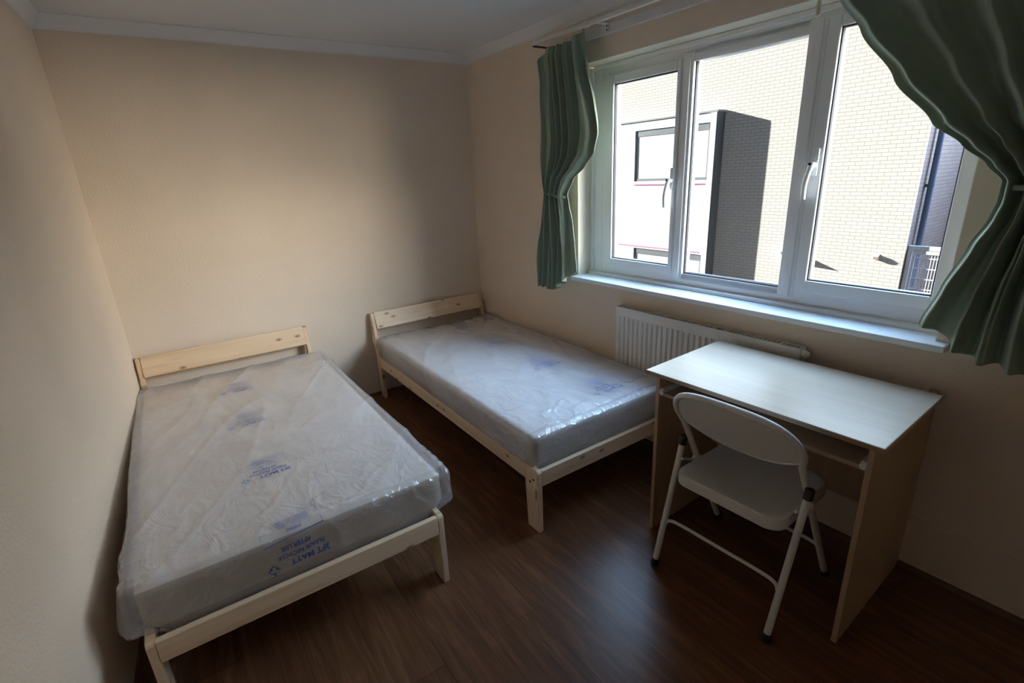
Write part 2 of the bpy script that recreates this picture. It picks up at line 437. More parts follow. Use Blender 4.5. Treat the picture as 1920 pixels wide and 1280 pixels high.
# floor beading and skirting
def quad(r=.016): return [(0, 0), (0, r)] + [(r * math.sin(PI / 2 * i / 5), r * math.cos(PI / 2 * i / 5)) for i in range(1, 6)]
b = MB(); b.prism([(-d, z) for d, z in quad()], 0, .0, W); struct(b.build('baseboard_back', M_bead, smooth=True))
b = MB(); b.prism([(-d - .012, z) for d, z in quad(.02)], 0, 0, TB); struct(b.build('baseboard_right', M_bead, mw=WMAT, smooth=True))
b = MB(); b.prism([(ny * d, z) for d, z in quad()], 0, 0, TB); struct(b.build('baseboard_left', M_bead, mw=LMAT, smooth=True))
b = MB(); b.box(0, 3.082, -.012, 0, 0, .20, .002); b.box(3.082, TB, -.012, 0, 0, .235, .003); struct(b.build('trim_5', M_wall, mw=WMAT))
b = MB(); b.box(3.066, 3.082, -.014, 0, 0, .78, .003); struct(b.build('trim_6', M_skirt, mw=WMAT))

# ------------------------------------------------------------------ window
win = wroot('window_1', kind='structure')
FY0, FY1 = .120, .185                                 # frame depth range
def ring(mb, x0, x1, z0, z1, w, y0, y1, bev=.004):
    mb.box(x0, x0 + w, y0, y1, z0, z1, bev); mb.box(x1 - w, x1, y0, y1, z0, z1, bev)
    mb.box(x0 + w, x1 - w, y0, y1, z1 - w, z1, bev); mb.box(x0 + w, x1 - w, y0, y1, z0, z0 + w, bev)
b = MB()
ring(b, 1.208, 3.085, .955, 2.158, .080, FY0, FY1)
b.box(1.286, 1.326, FY0 + .002, FY1, 1.02, 2.10, .002); b.box(1.286, 3.01, FY0 + .002, FY1, 1.030, 1.036, 0); b.box(1.286, 3.01, FY0 + .002, FY1, 2.074, 2.11, .002)
b.box(1.198, 1.222, FY0 - .012, FY0 + .01, .955, 2.158, .004); b.box(1.222, 3.06, FY0 - .012, FY0 + .01, 2.140, 2.162, .004)
b.build('window_frame', M_upvc, win)
MUL = ((1.826, 1.892), (2.421, 2.492))
for x0, x1 in MUL:
    b = MB(); b.box(x0, x1, FY0 - .004, FY1, 1.0, 2.12, .004); b.box(x0 + .016, x1 - .016, FY0 - .012, FY0, 1.0, 2.12, .004)
    b.build('mullion', M_upvc, win)
def sash(x0, x1, z0, z1, gl, gr, gb, gt):
    b = MB()
    y0, y1 = FY0 - .016, FY1 - .01
    b.box(x0, gl, y0, y1, z0, z1, .005); b.box(gr, x1, y0, y1, z0, z1, .005); b.box(gl, gr, y0, y1, gt, z1, .005); b.box(gl, gr, y0, y1, z0, gb, .005)
    s = b.build('sash', M_upvc, win)
    g = MB(); ring(g, gl - .004, gr + .004, gb - .004, gt + .004, .009, y0 + .012, y0 + .03, 0); g.build('gasket', M_gasket, s)
    g = MB(); g.box(gl - .01, gr + .01, y0 + .03, y0 + .036, gb - .01, gt + .01); g.build('glass_pane', M_glass, s)
    return s
SL = sash(1.318, 1.826, 1.028, 2.098, 1.380, 1.806, 1.070, 2.050)
SR = sash(2.497, 3.060, 1.035, 2.118, 2.545, 2.995, 1.088, 2.075)
g = MB(); ring(g, 1.888, 2.424, 1.030, 2.110, .010, FY0 + .014, FY0 + .03, 0); g.build('gasket', M_gasket, win)
g = MB(); g.box(1.88, 2.43, FY0 + .03, FY0 + .036, 1.02, 2.12); g.build('glass_pane', M_glass, win)
b = MB(); b.box(1.884, 2.428, FY0, FY1, 1.0, 1.036, .004); b.box(1.884, 2.428, FY0, FY1, 2.104, 2.13, .004); b.build('glazing_bead', M_upvc, win)
def handle(s, x, z, flip=1):
    y = FY0 - .016
    b = MB()
    b.box(x - .012, x + .012, y - .012, y, z - .055, z + .055, .006)
    b.cyl((x, y, z - .01), (x, y - .036, z - .01), .011, 16)
    b.tube(spline([(x, y - .034, z - .005), (x - .006 * flip, y - .044, z - .04), (x - .014 * flip, y - .046, z - .09), (x - .016 * flip, y - .040, z - .145)], 6), [.012] * 5 + [.010] * 14, 10)
    h = b.build('handle', M_upvc, s, smooth=True)
    c = MB(); c.cyl((x - .004, y - .040, z - .006), (x - .004, y - .048, z - .006), .006, 12); c.build('lock_button', M_black, h)
handle(SR, 2.522, 1.585, 1)
handle(SL, 1.813, 1.535, 1)
# trim strip against the frame and the board itself
b = MB(); b.box(1.2, 3.06, .085, .125, .954, .974, .004); b.build('sill_trim', M_upvc, win)
b = MB(); b.box(1.196, 3.062, -.004, .13, .930, .956, 0); b.box(1.190, 3.104, -.058, .0, .930, .956, .004); b.build('window_sill', M_sill, win)

# ------------------------------------------------------------------ radiator
rad = wroot('radiator', label='cream ribbed panel radiator on the wall under the window', cat='radiator')
RX0, RX1, RZ0, RZ1 = 1.583, 2.634, .285, .826
RF, RBK = -.064, -.020                                  # front face, back
b = MB()
pitch = .0335; n = int((RX1 - RX0 - .06) / pitch)
pro = [(RX0, RF + .004), (RX0 + .022, RF)]
x = RX0 + .03
for i in range(n):
    pro += [(x, RF), (x + .006, RF + .009), (x + .013, RF + .009), (x + .019, RF)]; x += pitch
pro += [(RX1 - .01, RF), (RX1, RF + .004)]
zs = [(RZ0, 0), (RZ0 + .035, 0), (RZ0 + .050, 1), (RZ1 - .062, 1), (RZ1 - .048, 0), (RZ1, 0)]
b.grid([[Vector((p[0], RF + (p[1] - RF) * k if 0 < i < len(pro) - 1 else p[1], z)) for i, p in enumerate(pro)] for z, k in zs])
b.box(RX0, RX1, RF + .0125, RF + .018, RZ0, RZ1)
b.build('front_panel', M_radiator, rad, smooth=True)
b = MB(); b.box(RX0 + .02, RX1 - .02, RBK, RBK + .012, RZ0 + .01, RZ1 - .01, .003); b.build('back_panel', M_radiator, rad)
for xx in (RX0 - .003, RX1 - .002):
    b = MB(); b.box(xx, xx + .005, RF + .002, RBK + .012, RZ0 + .01, RZ1 + .002, .001); b.build('side_cover', M_radiator, rad)
b = MB()
b.box(RX0, RX1, RF, RF + .010, RZ1 - .002, RZ1 + .004, .001); b.box(RX0, RX1, RBK, RBK + .01, RZ1 - .002, RZ1 + .004, .001)
x = RX0 + .01
while x < RX1 - .01:
    b.box(x, x + .008, RF + .008, RBK + .002, RZ1 - .003, RZ1 + .002); x += .021
b.build('top_grille', M_radiator, rad)
for xx in (RX0 + .12, RX1 - .12):
    b = MB(); b.box(xx, xx + .03, RBK + .008, -.0005, RZ0 + .1, RZ1 - .1); b.build('wall_bracket', M_rust, rad)
b = MB(); b.cyl((RX1 + .003, RF + .026, RZ1 - .022), (RX1 + .022, RF + .026, RZ1 - .022), .017, 18); b.cyl((RX1 + .020, RF + .026, RZ1 - .022), (RX1 + .034, RF + .026, RZ1 - .022), .010, 12)
b.build('bleed_plug', M_radiator, rad, smooth=True)
b = MB()
b.tube(spline([(RX1 + .002, RF + .026, RZ0 + .05), (RX1 + .045, RF + .026, RZ0 + .045), (RX1 + .055, RF + .026, RZ0 - .02), (RX1 + .055, RF + .026, 0.0)], 6), .0085, 12)
b.cyl((RX1 + .055, RF + .026, RZ0 + .02), (RX1 + .055, RF + .026, RZ0 + .09), .018, 16)
b.build('valve', M_rail, rad, smooth=True)
b = MB(); b.tube(spline([(RX0 - .002, RF + .026, RZ0 + .05), (RX0 - .045, RF + .026, RZ0 + .045), (RX0 - .055, RF + .026, RZ0 - .02), (RX0 - .055, RF + .026, 0.0)], 6), .0085, 12)
b.build('pipe', M_rail, rad, smooth=True)

# ------------------------------------------------------------------ curtain rail
rail = wroot('curtain_rail', label='white plastic curtain rail running above the window', cat='curtain rail')
b = MB(); b.box(.945, 4.0, -.132, -.120, 2.306, 2.324, .003); b.box(.945, 4.0, -.136, -.116, 2.304, 2.308, .001); b.build('track', M_rail, rail)
b = MB(); b.box(1.16, 4.0, -.020, 0, 2.272, 2.316, .003); b.build('batten', M_batten, rail)
b = MB(); b.cyl((.955, -.126, 2.302), (.955, 0.0, 2.302), .0055, 8); b.build('end_bracket', M_rust, rail)
for x in (1.447, 2.35, 3.25):
    b = MB(); b.box(x - .012, x + .012, -.122, -.018, 2.312, 2.320, .001); b.box(x - .012, x + .012, -.024, -.018, 2.28, 2.320, .001)
    k = b.build('bracket', M_rail, rail)
    b = MB(); b.cyl((x, -.0245, 2.308), (x, -.027, 2.308), .004, 8); b.cyl((x, -.0245, 2.288), (x, -.027, 2.288), .004, 8); b.build('screw', M_black, k)
b = MB(); b.box(1.385, 1.415, -.137, -.116, 2.301, 2.328, .003); b.build('joint', M_rail, rail)

cord = wroot('pull_cord', label='cream pull cord with small toggle hanging in front of the window middle', cat='cord')
b = MB(); b.tube([(2.545, -.10, 2.306), (2.546, -.10, 2.2), (2.548, -.10, 2.13)], .002, 8); b.build('string', M_cord, cord, smooth=True)
b = MB(); b.tube([(2.548, -.10, 2.135), (2.548, -.10, 2.12), (2.549, -.10, 2.085), (2.549, -.10, 2.08)], [.004, .008, .009, .005], 12); b.build('toggle', M_cord, cord, smooth=True)

# ------------------------------------------------------------------ curtains
def interp(rows, z):
    # rows sorted by descending z ; smooth interpolation of the tuples
    if z >= rows[0][0]: return rows[0][1:]
    for a, b in zip(rows, rows[1:]):
        if z >= b[0]:
            k = (a[0] - z) / (a[0] - b[0]); k2 = k * k * (3 - 2 * k) * .5 + k * .5
            return tuple(p + (q - p) * k2 for p, q in zip(a[1:], b[1:]))
    return rows[-1][1:]
def curtain(name, label, rows, folds, seed, hem, top, nu=260, nv=150, side=1, tie=None, tie_r=None):
    root = wroot(name, label=label, cat='curtain', group='pair of green tied back curtains')
    b = MB(); G = []
    for j in range(nv + 1):
        v = j / nv; row = []
        for i in range(nu + 1):
            u = i / nu
            zt = top(u); zb = hem(u)
            z = zt + (zb - zt) * v
            L, Rr, off, amp = interp(rows, z)
            ph = folds * u + .85 * noise.noise(Vector((u * 3.4, z * .9, seed))) + .22 * math.sin(u * 9 + seed)
            s = math.sin(2 * PI * ph)
            f = (abs(s) ** .8) * (1 if s > 0 else -1)
            edge = min(1, u / .05, (1 - u) / .05); edge = .12 + .88 * edge * edge * (3 - 2 * edge)
            f += .5 * math.sin(2 * PI * (ph * 2.3 + .2) + z * 1.7) * (.4 + .6 * noise.noise(Vector((u * 5, z * 2, seed + 4))))
            y = -(off + amp * f * edge + .012 * noise.noise(Vector((u * 7, z * 4, seed + 9))))
            xx = L + (Rr - L) * (u + .012 * (edge - .12) * math.cos(2 * PI * ph))
            y = min(y, -.028 if z > 1.0 or True else y)
            if z < .99: y = min(y, -.070 + .0)
            row.append(Vector((xx, y, z)))
        G.append(row)
    b.grid(G)
    o = b.build('cloth', M_curtain, root, smooth='all')
    md = o.modifiers.new('thickness', 'SOLIDIFY'); md.thickness = .003; md.offset = 0
    if tie:
        b = MB(); n = 28; pr = []
        (tx, tz, trx, try_, toff) = tie
        ring_ = [(tx + trx * math.cos(2 * PI * k / n), -(toff + try_ * math.sin(2 * PI * k / n)), tz - side * .018 * math.cos(2 * PI * k / n)) for k in range(n)]
        rows_ = []
        for dz, g_ in ((-.007, 0), (-.004, .002), (.004, .002), (.007, 0)):
            rr = []
            for k in range(n + 1):
                p = ring_[k % n]; a = 2 * PI * (k % n) / n
                rr.append(Vector((p[0] + g_ * math.cos(a), p[1] - g_ * math.sin(a), p[2] + dz + .003 * math.sin(5 * a))))
            rows_.append(rr)
        b.grid(rows_)
        t_ = b.build('tieback', M_curtain, root, smooth='all')
        md = t_.modifiers.new('thickness', 'SOLIDIFY'); md.thickness = .004; md.offset = 0
    return root
# z, left edge, right edge, distance from wall, fold depth
rowsL = [(2.30, 1.015, 1.360, .105, .016), (2.22, .965, 1.375, .105, .024), (2.10, .985, 1.392, .105, .030), (1.95, .985, 1.432, .11, .034), (1.785, .98, 1.462, .11, .034),
         (1.69, .975, 1.440, .11, .034), (1.62, .972, 1.365, .108, .034), (1.55, .975, 1.262, .105, .036), (1.465, .985, 1.208, .10, .036), (1.40, .975, 1.222, .10, .036),
         (1.30, .965, 1.255, .105, .034), (1.16, .950, 1.282, .11, .032), (1.0, .935, 1.300, .115, .03), (.84, .925, 1.310, .12, .03)]
def hemL(u): return .862 + max(0, u - .38) ** 1.1 * .235 + .012 * math.sin(u * 9)
def topL(u): return (2.225 + .055 * min(1, u / .14)) - .012 * math.sin(PI * min(1, max(0, (u - .15) / .7))) + .03 * max(0, u - .75) / .25
curtain('curtain', 'narrow green curtain tied back at the left end of the window', rowsL, 6.5, 2.0, hemL, topL, side=1, tie=(1.098, 1.462, .100, .034, .096))
rowsR = [(2.30, 2.50, 3.86, .125, .030), (2.20, 2.585, 3.82, .125, .034), (2.11, 2.630, 3.78, .125, .036), (2.0, 2.706, 3.74, .125, .036), (1.835, 2.826, 3.68, .122, .036), (1.69, 2.952, 3.62, .12, .038),
         (1.62, 3.036, 3.56, .110, .040), (1.56, 3.105, 3.50, .105, .042), (1.51, 3.150, 3.46, .100, .040), (1.45, 3.152, 3.47, .105, .040), (1.40, 3.143, 3.48, .11, .042), (1.314, 3.113, 3.52, .12, .042),
         (1.17, 3.072, 3.57, .13, .04), (1.05, 3.038, 3.62, .135, .036), (.90, 3.010, 3.68, .14, .034)]
def hemR(u):
    return 1.045 - .10 * min(1, u / .32) - .03 * min(1, max(0, (u - .32) / .4)) + .008 * math.sin(u * 21)
curtain('curtain', 'wide green curtain swept to the right side of the window, cut by photo edge', rowsR, 7.5, 7.0, hemR, lambda u: 2.300, side=-1, tie=(3.31, 1.505, .135, .034, .105))

# ------------------------------------------------------------------ beds
BW, BL = .982, 2.06
def make_bed(x0, y0, rz, label, bw):
    bed = empty('bed_frame', (x0, y0, 0), rz, label=label, cat='bed', group='pine single bed frames')
    T = .026
    # local: x across (0..bw), y toward the foot is negative
    for s in (0, 1):
        xa, xb = (0, T) if s == 0 else (bw - T, bw)
        # head post: upright, then leaning back
        b = MB(); b.prism([(-.112, 0), (-.052, 0), (-.052, .335), (-.004, .630), (-.008, .660), (-.040, .655), (-.112, .335)], 0, xa, xb)
        bmesh.ops.bevel(b.bm, geom=b.bm.edges[:], offset=.003, segments=2, affect='EDGES'); b.build('leg', PINE[2], bed, smooth=True)
        b = MB(); b.prism([(-BL, .322), (-BL + .010, .333), (-BL + .098, .333), (-BL + .098, .252), (-BL + .090, .0), (-BL + .002, .0)], 0, xa, xb)
        bmesh.ops.bevel(b.bm, geom=b.bm.edges[:], offset=.003, segments=2, affect='EDGES'); lg = b.build('leg', PINE[2], bed, smooth=True)
        b = MB()
        xo = xa - .0015 if s == 0 else xb + .0015
        for (yy, zz) in ((-BL + .035, .275), (-BL + .060, .255)): b.cyl((xo, yy, zz), (xa + .004 if s == 0 else xb - .004, yy, zz), .006, 10)
        b.build('bolt', M_black, lg)
        b = MB(); b.box(xa, xb, -BL + .099, -.113, .254, .330, .003); b.build('side_rail', PINE[1], bed)
        b = MB(); b.box(xb if s == 0 else xa - .03, xb + .03 if s == 0 else xa, -BL + .1, -.12, .246, .262); b.build('slat_support', PINE[1], bed)
    b = MB(); b.box(T, bw - T, -BL, -BL + .024, .248, .328, .003); b.build('foot_rail', PINE[0], bed)
    b = MB(); b.box(T, bw - T, -.105, -.083, .252, .330, .003); b.build('head_rail', PINE[0], bed)
    # headboard plank, leaning face with a lower bevelled face
    b = MB(); b.prism([(-.046, .560), (-.066, .538), (-.078, .548), (-.062, .586), (-.038, .664), (-.016, .660)], 0, T, bw - T)
    bmesh.ops.bevel(b.bm, geom=b.bm.edges[:], offset=.0025, segments=2, affect='EDGES'); b.build('headboard', PINE[0], bed, smooth=True)
    y = -.17
    while y > -BL + .12:
        b = MB(); b.box(T + .002, bw - T - .002, y - .07, y, .2625, .277, .002); b.build('slat', PINE[0], bed); y -= .145
    return bed
make_bed(.008, -.006, 0, 'pine bed frame standing along the left wall', BW)
make_bed(1.447, -.006, R(.35), 'pine bed frame in the far corner by the window wall', .962)

# ------------------------------------------------------------------ mattresses in plastic
def rounded_box(cx, cy, cz, hx, hy, hz, r, nx, ny, nz, disp=None):
    bm = bmesh.new(); cache = {}
    def vert(a, b_, c_):
        key = (round(a, 5), round(b_, 5), round(c_, 5))
        if key in cache: return cache[key]
        p = Vector((a * hx, b_ * hy, c_ * hz))
        q = Vector((max(-(hx - r), min(hx - r, p.x)), max(-(hy - r), min(hy - r, p.y)), max(-(hz - r), min(hz - r, p.z))))
        d = p - q
        nrm = d.normalized() if d.length > 1e-9 else Vector((0, 0, 1))
        if d.length > 1e-9: p = q + nrm * r
        if disp: p = disp(p, nrm)
        v = bm.verts.new(p + Vector((cx, cy, cz))); cache[key] = v; return v
    def face(fn, n1, n2):
        for i in range(n1):
            for j in range(n2):
                vs = [vert(*fn(-1 + 2 * (i + a) / n1, -1 + 2 * (j + c_) / n2)) for a, c_ in ((0, 0), (1, 0), (1, 1), (0, 1))]
                try: bm.faces.new(vs)
                except ValueError: pass
    face(lambda a, c_: (a, c_, 1), nx, ny); face(lambda a, c_: (a, c_, -1), nx, ny)
    face(lambda a, c_: (a, -1, c_), nx, nz); face(lambda a, c_: (a, 1, c_), nx, nz)
    face(lambda a, c_: (-1, a, c_), ny, nz); face(lambda a, c_: (1, a, c_), ny, nz)
    return bm
def text_mesh(body, size, bold=False):
    cu = bpy.data.curves.new('lettering', 'FONT'); cu.body = body; cu.size = size; cu.align_x = 'LEFT'; cu.resolution_u = 2
    if bold: cu.offset = size * .022
    ob = bpy.data.objects.new('lettering', cu); COL.objects.link(ob)
    dg = bpy.context.evaluated_depsgraph_get(); dg.update()
    me = bpy.data.meshes.new_from_object(ob.evaluated_get(dg))
    vs = [v.co.copy() for v in me.vertices]; fs = [tuple(p.vertices) for p in me.polygons]
    bpy.data.objects.remove(ob); bpy.data.curves.remove(cu); bpy.data.meshes.remove(me)
    return vs, fs
def rect(x0, y0, x1, y1): return [Vector((x0, y0, 0)), Vector((x1, y0, 0)), Vector((x1, y1, 0)), Vector((x0, y1, 0))], [(0, 1, 2, 3)]
def print_block():
    """lettering laid out in its own reading frame: x to the reader's right, y up; origin bottom-left of the block. Returns (strong, faint) lists"""
    S, Fn = [], []
    def add(lst, vf, dx, dy, sc_x=1): lst.append(([Vector((v.x * sc_x + dx, v.y + dy, 0)) for v in vf[0]], vf[1]))
    add(S, text_mesh('3FT MATT', .028, True), .0, .150)
    # recycling diamond at the end of that line
    cxx, cyy = .178, .160
    for (r1, r2, n, a0) in ((.019, .0155, 4, 0),):
        vs = []; fs = []
        for k in range(n):
            a = a0 + 2 * PI * k / n; vs += [Vector((cxx + r1 * math.cos(a), cyy + r1 * math.sin(a), 0)), Vector((cxx + r2 * math.cos(a), cyy + r2 * math.sin(a), 0))]
        for k in range(n): fs.append((2 * k, 2 * ((k + 1) % n), 2 * ((k + 1) % n) + 1, 2 * k + 1))
        S.append((vs, fs))
    for k in range(3):
        a = PI / 2 + 2 * PI * k / 3
        p = Vector((cxx, cyy, 0)) + .0085 * Vector((math.cos(a), math.sin(a), 0)); w = .0045
        S.append(([p + w * Vector((math.cos(a + PI), math.sin(a + PI), 0)), p + w * Vector((math.cos(a + .6), math.sin(a + .6), 0)) * 1.2, p + w * Vector((math.cos(a - 1.2), math.sin(a - 1.2), 0)) * 1.2], [(0, 1, 2)]))
    add(S, text_mesh('PLEASE RECYCLE', .0195, True), .012, .123)
    add(S, text_mesh('AFTER USE', .0195, True), .050, .098)
    # box of small print
    for r_ in ((.0, .0, .0016, .085), (.188, .0, .1896, .085), (.0, .0, .188, .0016), (.0, .0834, .188, .085), (.0, .060, .188, .0612)): Fn.append(rect(*r_))
    random.seed(3)
    y = .071
    words = ['WARNING', 'TO AVOID DANGER OF', 'SUFFOCATION KEEP THIS', 'BAG AWAY FROM BABIES', 'AND SMALL CHILDREN']
    add(Fn, text_mesh(words[0], .010, True), .065, .068)
    for i, w_ in enumerate(words[1:]): add(Fn, text_mesh(w_, .0098, True), .030, .048 - i * .0118)
    return S, Fn
BLOCK = print_block()

def make_mattress(x0, x1, y0, y1, z0, z1, label, prints, seed, bulge_left, rz=0.0, origin=(0, 0, 0)):
    root = empty('mattress', (origin[0], origin[1], 0), rz, label=label, cat='mattress', group='bagged single mattresses')
    cx, cy, cz = (x0 + x1) / 2, (y0 + y1) / 2, (z0 + z1) / 2
    hx, hy, hz = (x1 - x0) / 2, (y0 - y1) / 2, (z1 - z0) / 2
    inner = hx - .06          # width that fits between the side rails
    def squeeze(p):
        # below the rail tops the mattress narrows to sit between the rails
        zz = p.z + cz
        k = max(0, min(1, (.352 - zz) / .03)); k = k * k * (3 - 2 * k)
        return k
    def core(p, n):
        k = squeeze(p); lim = min(hx, .446)
        px = p.x * (1 - k) + max(-lim, min(lim, p.x)) * k
        return Vector((px, p.y, p.z + .004 * noise.noise(Vector((p.x * 4, p.y * 4, seed)))))
    bm = rounded_box(cx, cy, cz, hx - .024, hy - .016, hz - .012, .010, 30, 56, 8, core)
    b = MB(); b.bm.free(); b.bm = bm
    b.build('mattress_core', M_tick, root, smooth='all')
    def film(p, n):
        q = Vector((p.x * 1.0 + 3, p.y, p.z))
        # slanting folds over the top
        u_, w_ = .894 * p.x - .447 * p.y, .447 * p.x + .894 * p.y
        f = 1 - abs(noise.noise(Vector((u_ * 4.4, w_ * .9, p.z * 2 + seed)))) * 1.8
        f2 = 1 - abs(noise.noise(Vector((p.x * 8 + 4, p.y * 8, p.z * 9 + seed * 2)))) * 2.4
        near_foot = max(0, min(1, (-p.y / hy - .55) / .4))
        g = .007 * max(0, f) ** 3.2 + (.001 + .005 * near_foot) * max(0, f2) ** 4
        out = .003 + g
        side_ = abs(n.x) > .3 and p.z < hz
        lo = max(0, min(1, 1 - abs(p.z) / hz))
        if n.x < -.2: out += bulge_left * (.35 + .65 * (noise.noise(Vector((p.y * 2.3, seed, 0))) * .5 + .5)) * (.3 + .7 * lo) * min(1, -n.x * 1.3)
        if n.x > .2: out += (.012 + .020 * (noise.noise(Vector((p.y * 2.1, seed + 5, 0))) * .5 + .5)) * min(1, n.x)
        if n.y < -.2: out += .008 * (noise.noise(Vector((p.x * 5, p.z * 6, seed))) * .5 + .5) * (-n.y)
        r_ = p + n * out
        k = squeeze(p); lim = .4545
        r_.x = r_.x * (1 - k) + max(-lim, min(lim, r_.x)) * k
        if (p.z + cz) < .352: r_.y = max(r_.y, -hy + .002)
        r_.z = max(r_.z, -hz - .0015)
        wy = r_.y + cy
        r_.x = max(r_.x, lx(wy) + .004 - cx)
        r_.x = min(r_.x, rx(wy) - (.078 if wy < -1.50 else .078 * max(0, (-1.42 - wy) / .08) if wy < -1.42 else .004) - cx - .004)
        return r_
    bm = rounded_box(cx, cy, cz, hx - .006, hy - .004, hz - .003, .026, 130, 260, 26, film)
    bmesh.ops.recalc_face_normals(bm, faces=bm.faces)
    tree = BVHTree.FromBMesh(bm)
    b = MB(); b.bm.free(); b.bm = bm
    b.build('plastic_cover', M_film, root, smooth='all')
    ytop = y1 + .03
    def drape(p2):
        x, s = p2                      # s: distance toward the foot (negative y), past the edge it folds down
        if s > ytop:
            h = tree.ray_cast(Vector((x, s, 2)), Vector((0, 0, -1))); 
            return (h[0] + Vector((0, 0, .0016))) if h[0] is not None else Vector((x, s, z1 + .01))
        a = (ytop - s)                 # arc past the edge
        if a < .045:
            th = a / .045 * PI / 2; o_ = Vector((x, ytop + .0, z1 - .05)); dr = Vector((0, -math.sin(th), math.cos(th)))
            h = tree.ray_cast(o_ + dr * .5, -dr)
            return (h[0] + dr * .0016) if h[0] is not None else o_
        zz = z1 - .05 - (a - .045)
        h = tree.ray_cast(Vector((x, y1 - 1, zz)), Vector((0, 1, 0)))
        return (h[0] - Vector((0, .0016, 0))) if h[0] is not None else Vector((x, y1, zz))
    for (px, py, ang, sc_) in prints:
        for lst, mt, nm in ((BLOCK[0], M_ink, 'printed_text'), (BLOCK[1], M_inkfaint, 'printed_warning')):
            b = MB(); ca, sa = math.cos(ang), math.sin(ang)
            for vs, fs in lst:
                pts = []
                for v in vs:
                    ux, uy = (v.x - .095) * sc_, (v.y - .09) * sc_ * 1.05
                    pts.append(b.bm.verts.new(drape((px + ux * ca - uy * sa, py + ux * sa + uy * ca))))
                for f_ in fs:
                    try: b.bm.faces.new([pts[i] for i in f_])
                    except ValueError: pass
            o_ = b.build(nm, mt, root)
            me = o_.data
    return root
MAT_TOP = .492
make_mattress(-.012, 1.040, -.105, -2.028, .278, MAT_TOP, 'plastic-wrapped mattress on the pine bed by the left wall',
              [(.470, -.480, PI + .0, .88), (.455, -.985, PI - .03, .90), (.450, -1.530, PI + .02, .95), (.462, -2.025, PI + .05, 1.04)], 1.7, .045)
make_mattress(1.450, 2.408, -.105, -2.040, .278, MAT_TOP, 'plastic-wrapped mattress on the pine bed under the window',
              [(2.05, -.300, PI, .95), (2.06, -.790, PI + .0, .98), (2.045, -1.330, PI + .05, 1.0), (2.075, -1.82, PI - .05, 1.0)], 5.3, .012)

# ------------------------------------------------------------------ desk
DR = R(-2.7278)
DLOC = Vector((2.3998, -2.2856, 0))
DUv = Vector((-math.sin(DR), -math.cos(DR), 0))
drot = math.atan2(DUv.y, DUv.x)           # local x along the wall towards the camera, local y towards the wall
desk = empty('desk', DLOC, drot, label='small pale beech computer desk under the window', cat='desk')
DW, DD, DH = .857, .540, .795
b = MB(); b.box(0, DW, -DD, 0, DH - .018, DH, .003, 3); dt = b.build('desk_top', M_desk_top, desk)
b = MB(); b.box(.001, DW - .001, -DD - .0008, -DD + .001, DH - .0165, DH - .0025); b.build('edge_band', M_desk_edge, dt)
for x in (.030, DW - .047):
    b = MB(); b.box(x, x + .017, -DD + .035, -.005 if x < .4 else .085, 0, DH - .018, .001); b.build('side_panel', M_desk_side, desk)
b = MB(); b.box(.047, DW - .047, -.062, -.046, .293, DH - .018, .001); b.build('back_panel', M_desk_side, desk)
b = MB(); b.box(.064, DW - .064, -DD + .045, -.12, .678, .694, .002)
tr_ = b.build('keyboard_shelf', M_desk_side, desk)
for x in (.047, DW - .064):
    b = MB(); b.box(x, x + .017, -DD + .040, -.14, .682, .712, .002); rl = b.build('runner', M_rail, tr_)
    b = MB(); b.cyl((x + .0085, -DD + .036, .697), (x + .0085, -DD + .046, .697), .011, 12); b.build('end_stop', M_rail, rl)

# ------------------------------------------------------------------ folding chair
chair = empty('folding_chair', (1.742, -2.750, 0), R(3), label='light grey metal folding chair with oval back pushed under the desk', cat='chair')
# local x towards the desk, y to the left, z up
TR = .0125
fx = lambda z: .480 - .555 * z
def mainpath():
    side = [(fx(z), .235 - .012 * (z / .6), z) for z in (.012, .1, .2, .3, .4, .5, .58, .64)]
    arch = []
    for k in range(1, 24):
        a = PI * k / 24
        yy = .236 * (abs(math.cos(a)) ** .62) * (1 if math.cos(a) > 0 else -1)
        zz = .655 + .162 * (math.sin(a) ** .62)
        arch.append((fx(zz) - .006 * math.sin(a), yy, zz))
    return side + arch + [(x, -y, z) for x, y, z in side[::-1]]
b = MB(); b.tube(mainpath(), TR, 14); b.build('main_frame', M_whitemetal, chair, smooth=True)
# oval back panel
b = MB(); rows_ = []
NU, NVV = 36, 12
def backpt(u, v, d):
    yy = (u * 2 - 1) * .228
    k = abs(u * 2 - 1); cs = (k * .228 / .236) ** (1 / .62)
    ztop = .655 + .162 * math.sqrt(max(0, 1 - cs * cs)) ** .62 - .004
    zbot = .668 - .068 * (1 - k ** 2.4)
    z = zbot + (max(ztop, zbot + .002) - zbot) * v
    return Vector((fx(z) - .030 * (1 - k * k) * 0 + .012 * (k * k) * 0 - .004 - .008 * (1 - (2 * v - 1) ** 2) * (1 - k ** 4) + d, yy, z))
F_ = [[backpt(i / NU, j / NVV, -.002) for i in range(NU + 1)] for j in range(NVV + 1)]
B_ = [[backpt(i / NU, j / NVV, .002) for i in range(NU + 1)] for j in range(NVV + 1)]
V1 = b.grid(F_); V2 = b.grid(B_)
for (a_, c_) in ((V1[0], V2[0]), (V1[-1], V2[-1])):
    for i in range(NU): b.bm.faces.new((a_[i], a_[i + 1], c_[i + 1], c_[i]))
b.tube([backpt(i / NU, 0, 0) for i in range(NU + 1)], .005, 8)
b.build('backrest', M_whitemetal, chair, smooth=True)
